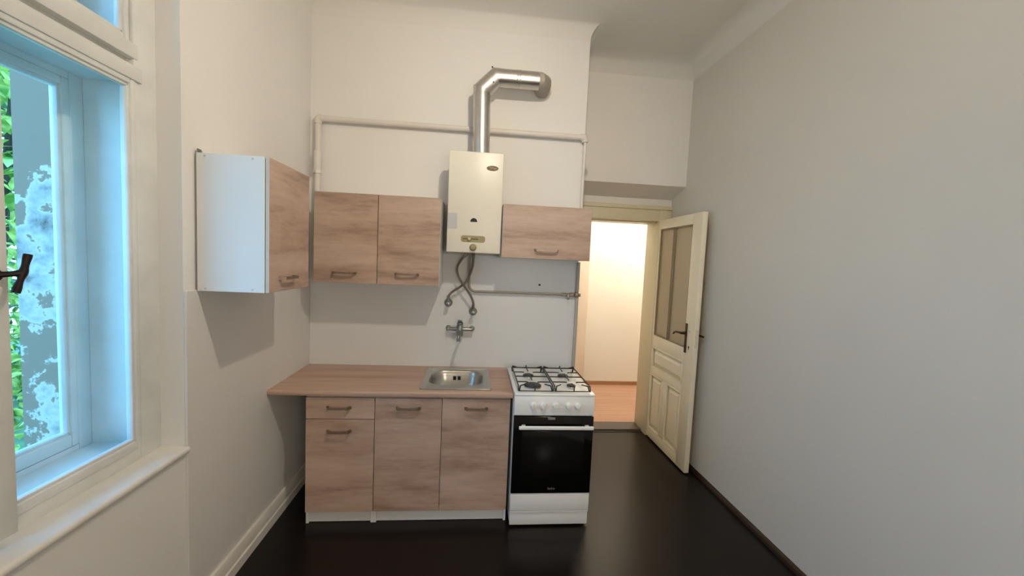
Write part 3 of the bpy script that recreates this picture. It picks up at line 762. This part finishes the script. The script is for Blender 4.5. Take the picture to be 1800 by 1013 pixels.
hose([(1.125, -.12, 1.683), (1.090, -.115, 1.645), (1.059, -.105, 1.585), (1.068, -.10, 1.525), (1.108, -.105, 1.460), (1.155, -.10, 1.395), (1.182, -.085, 1.335), (1.183, -.068, 1.290)],
     'braided hose bowing left from the heater and ending at the right valve')
hose([(1.172, -.10, 1.683), (1.172, -.075, 1.640), (1.163, -.07, 1.575), (1.128, -.072, 1.485), (1.080, -.07, 1.440), (1.030, -.068, 1.405), (1.004, -.068, 1.375), (.999, -.068, 1.348)],
     'braided hose dropping straight from the heater and ending at the left valve')

# mixer tap on the wall
TP = thing('wall_mixer_tap', 'dull chrome wall-mounted mixer tap with lever above the sink', 'tap', (1.09, -.05, 1.13))
for x in (1.005, 1.180):
    m = MB().cyl((x, -.0105, 1.130), (0, -1, 0), .020, .010, 24, .017).cyl((x, -.02, 1.130), (0, -1, 0), .013, .038, 16)
    m.sphere((x, -.058, 1.130), .0145).build('inlet_union', CHROME, TP)
MB().tube([(1.005, -.058, 1.130), (1.05, -.060, 1.130), (1.135, -.060, 1.130), (1.180, -.058, 1.130)], [.0125, .015, .015, .0125], 16).build('crossbar', CHROME, TP)
MB().tube([(1.092, -.060, 1.075), (1.092, -.060, 1.085), (1.092, -.060, 1.155), (1.092, -.060, 1.168)], [.019, .025, .025, .019], 20).build('body', CHROME, TP)
lv = MB().sphere((1.093, -.062, 1.172), .023, (1, 1, .7))
lv.rings([[(1.093+a*w_, yy, 1.178+zz+c_*h_) for (a, c_) in ((-1, -1), (1, -1), (1, 1), (-1, 1))] for (yy, zz, w_, h_) in ((-.05, .0, .018, .008), (-.09, .012, .016, .006), (-.15, .030, .013, .005), (-.168, .034, .010, .004))])
lv.build('lever', CHROME, TP)
sp = MB().tube(curve_pts([(1.092, -.060, 1.085), (1.092, -.085, 1.078), (1.091, -.14, 1.098), (1.090, -.185, 1.110), (1.090, -.205, 1.100), (1.090, -.208, 1.082)], 6), .0105, 14)
sp.cyl((1.090, -.208, 1.088), (0, 0, -1), .0135, .018, 16)
sp.build('spout', CHROME, TP)
tag(MB().cyl((1.676, -.0095, 1.476), (0, -1, 0), .008, .004, 12).build('wall_plug', BLACK, None), 'tiny dark plug hole in the splashback under the flap cabinet', 'wall plug')

# ------------------------------------------------------------------ light
def point(name, loc, power, col, rad):
    l = bpy.data.lights.new(name, 'POINT'); l.energy = power; l.color = col; l.shadow_soft_size = rad
    o = bpy.data.objects.new(name, l); COL.objects.link(o); o.location = loc; return o
LP = (1.485, -1.81, 3.0); LC = (1., .87, .71)
point('ceiling_lamp', LP, 16, LC, .035)
sl_ = bpy.data.lights.new('ceiling_spot', 'SPOT'); sl_.energy = 45; sl_.color = LC; sl_.shadow_soft_size = .035
sl_.spot_size = math.radians(172); sl_.spot_blend = 1.
so = bpy.data.objects.new('ceiling_spot', sl_); COL.objects.link(so); so.location = LP
so.rotation_euler = Vector((-.8, 2.0, -1.7)).to_track_quat('-Z', 'Y').to_euler()
point('rear_fill', (2.0, -4.25, 1.55), 44, (1., .88, .74), .22)  # unseen fill light added behind the camera to lift low fronts and shadows
point('hall_lamp', (3.3, 1.55, 2.5), 60, (1., .90, .77), .12)
w = bpy.data.worlds.new('sky'); SC.world = w; w.use_nodes = True
nt = w.node_tree; bg = nt.nodes['Background']
tc = nt.nodes.new('ShaderNodeTexCoord'); s = nt.nodes.new('ShaderNodeSeparateXYZ'); r = nt.nodes.new('ShaderNodeValToRGB')
nt.links.new(tc.outputs['Generated'], s.inputs[0]); nt.links.new(s.outputs['Z'], r.inputs['Fac'])
r.color_ramp.elements[0].position = 0; r.color_ramp.elements[0].color = (.27, .62, 1., 1)
r.color_ramp.elements[1].position = .7; r.color_ramp.elements[1].color = (.13, .46, 1., 1)
nt.links.new(r.outputs[0], bg.inputs['Color']); bg.inputs['Strength'].default_value = 7.

# ------------------------------------------------------------------ camera
cam = bpy.data.cameras.new('camera'); co = bpy.data.objects.new('camera', cam); COL.objects.link(co)
cam.sensor_width = 36; cam.lens = 709.09*36/1800; cam.clip_start = .05
yaw, pit, rol = -.0933, -.0685, .044
F = Vector((-math.sin(yaw)*math.cos(pit), math.cos(yaw)*math.cos(pit), math.sin(pit)))
r0 = Vector((math.cos(yaw), math.sin(yaw), 0)); u0 = r0.cross(F)
Rv = r0*math.cos(rol)+u0*math.sin(rol); Uv = -r0*math.sin(rol)+u0*math.cos(rol)
co.matrix_world = Matrix(((Rv.x, Uv.x, -F.x, 1.1864), (Rv.y, Uv.y, -F.y, -3.0222), (Rv.z, Uv.z, -F.z, 1.6521), (0, 0, 0, 1)))
SC.camera = co
SC.view_settings.view_transform = 'Standard'
SC.view_settings.look = 'None'
SC.view_settings.exposure = 0.
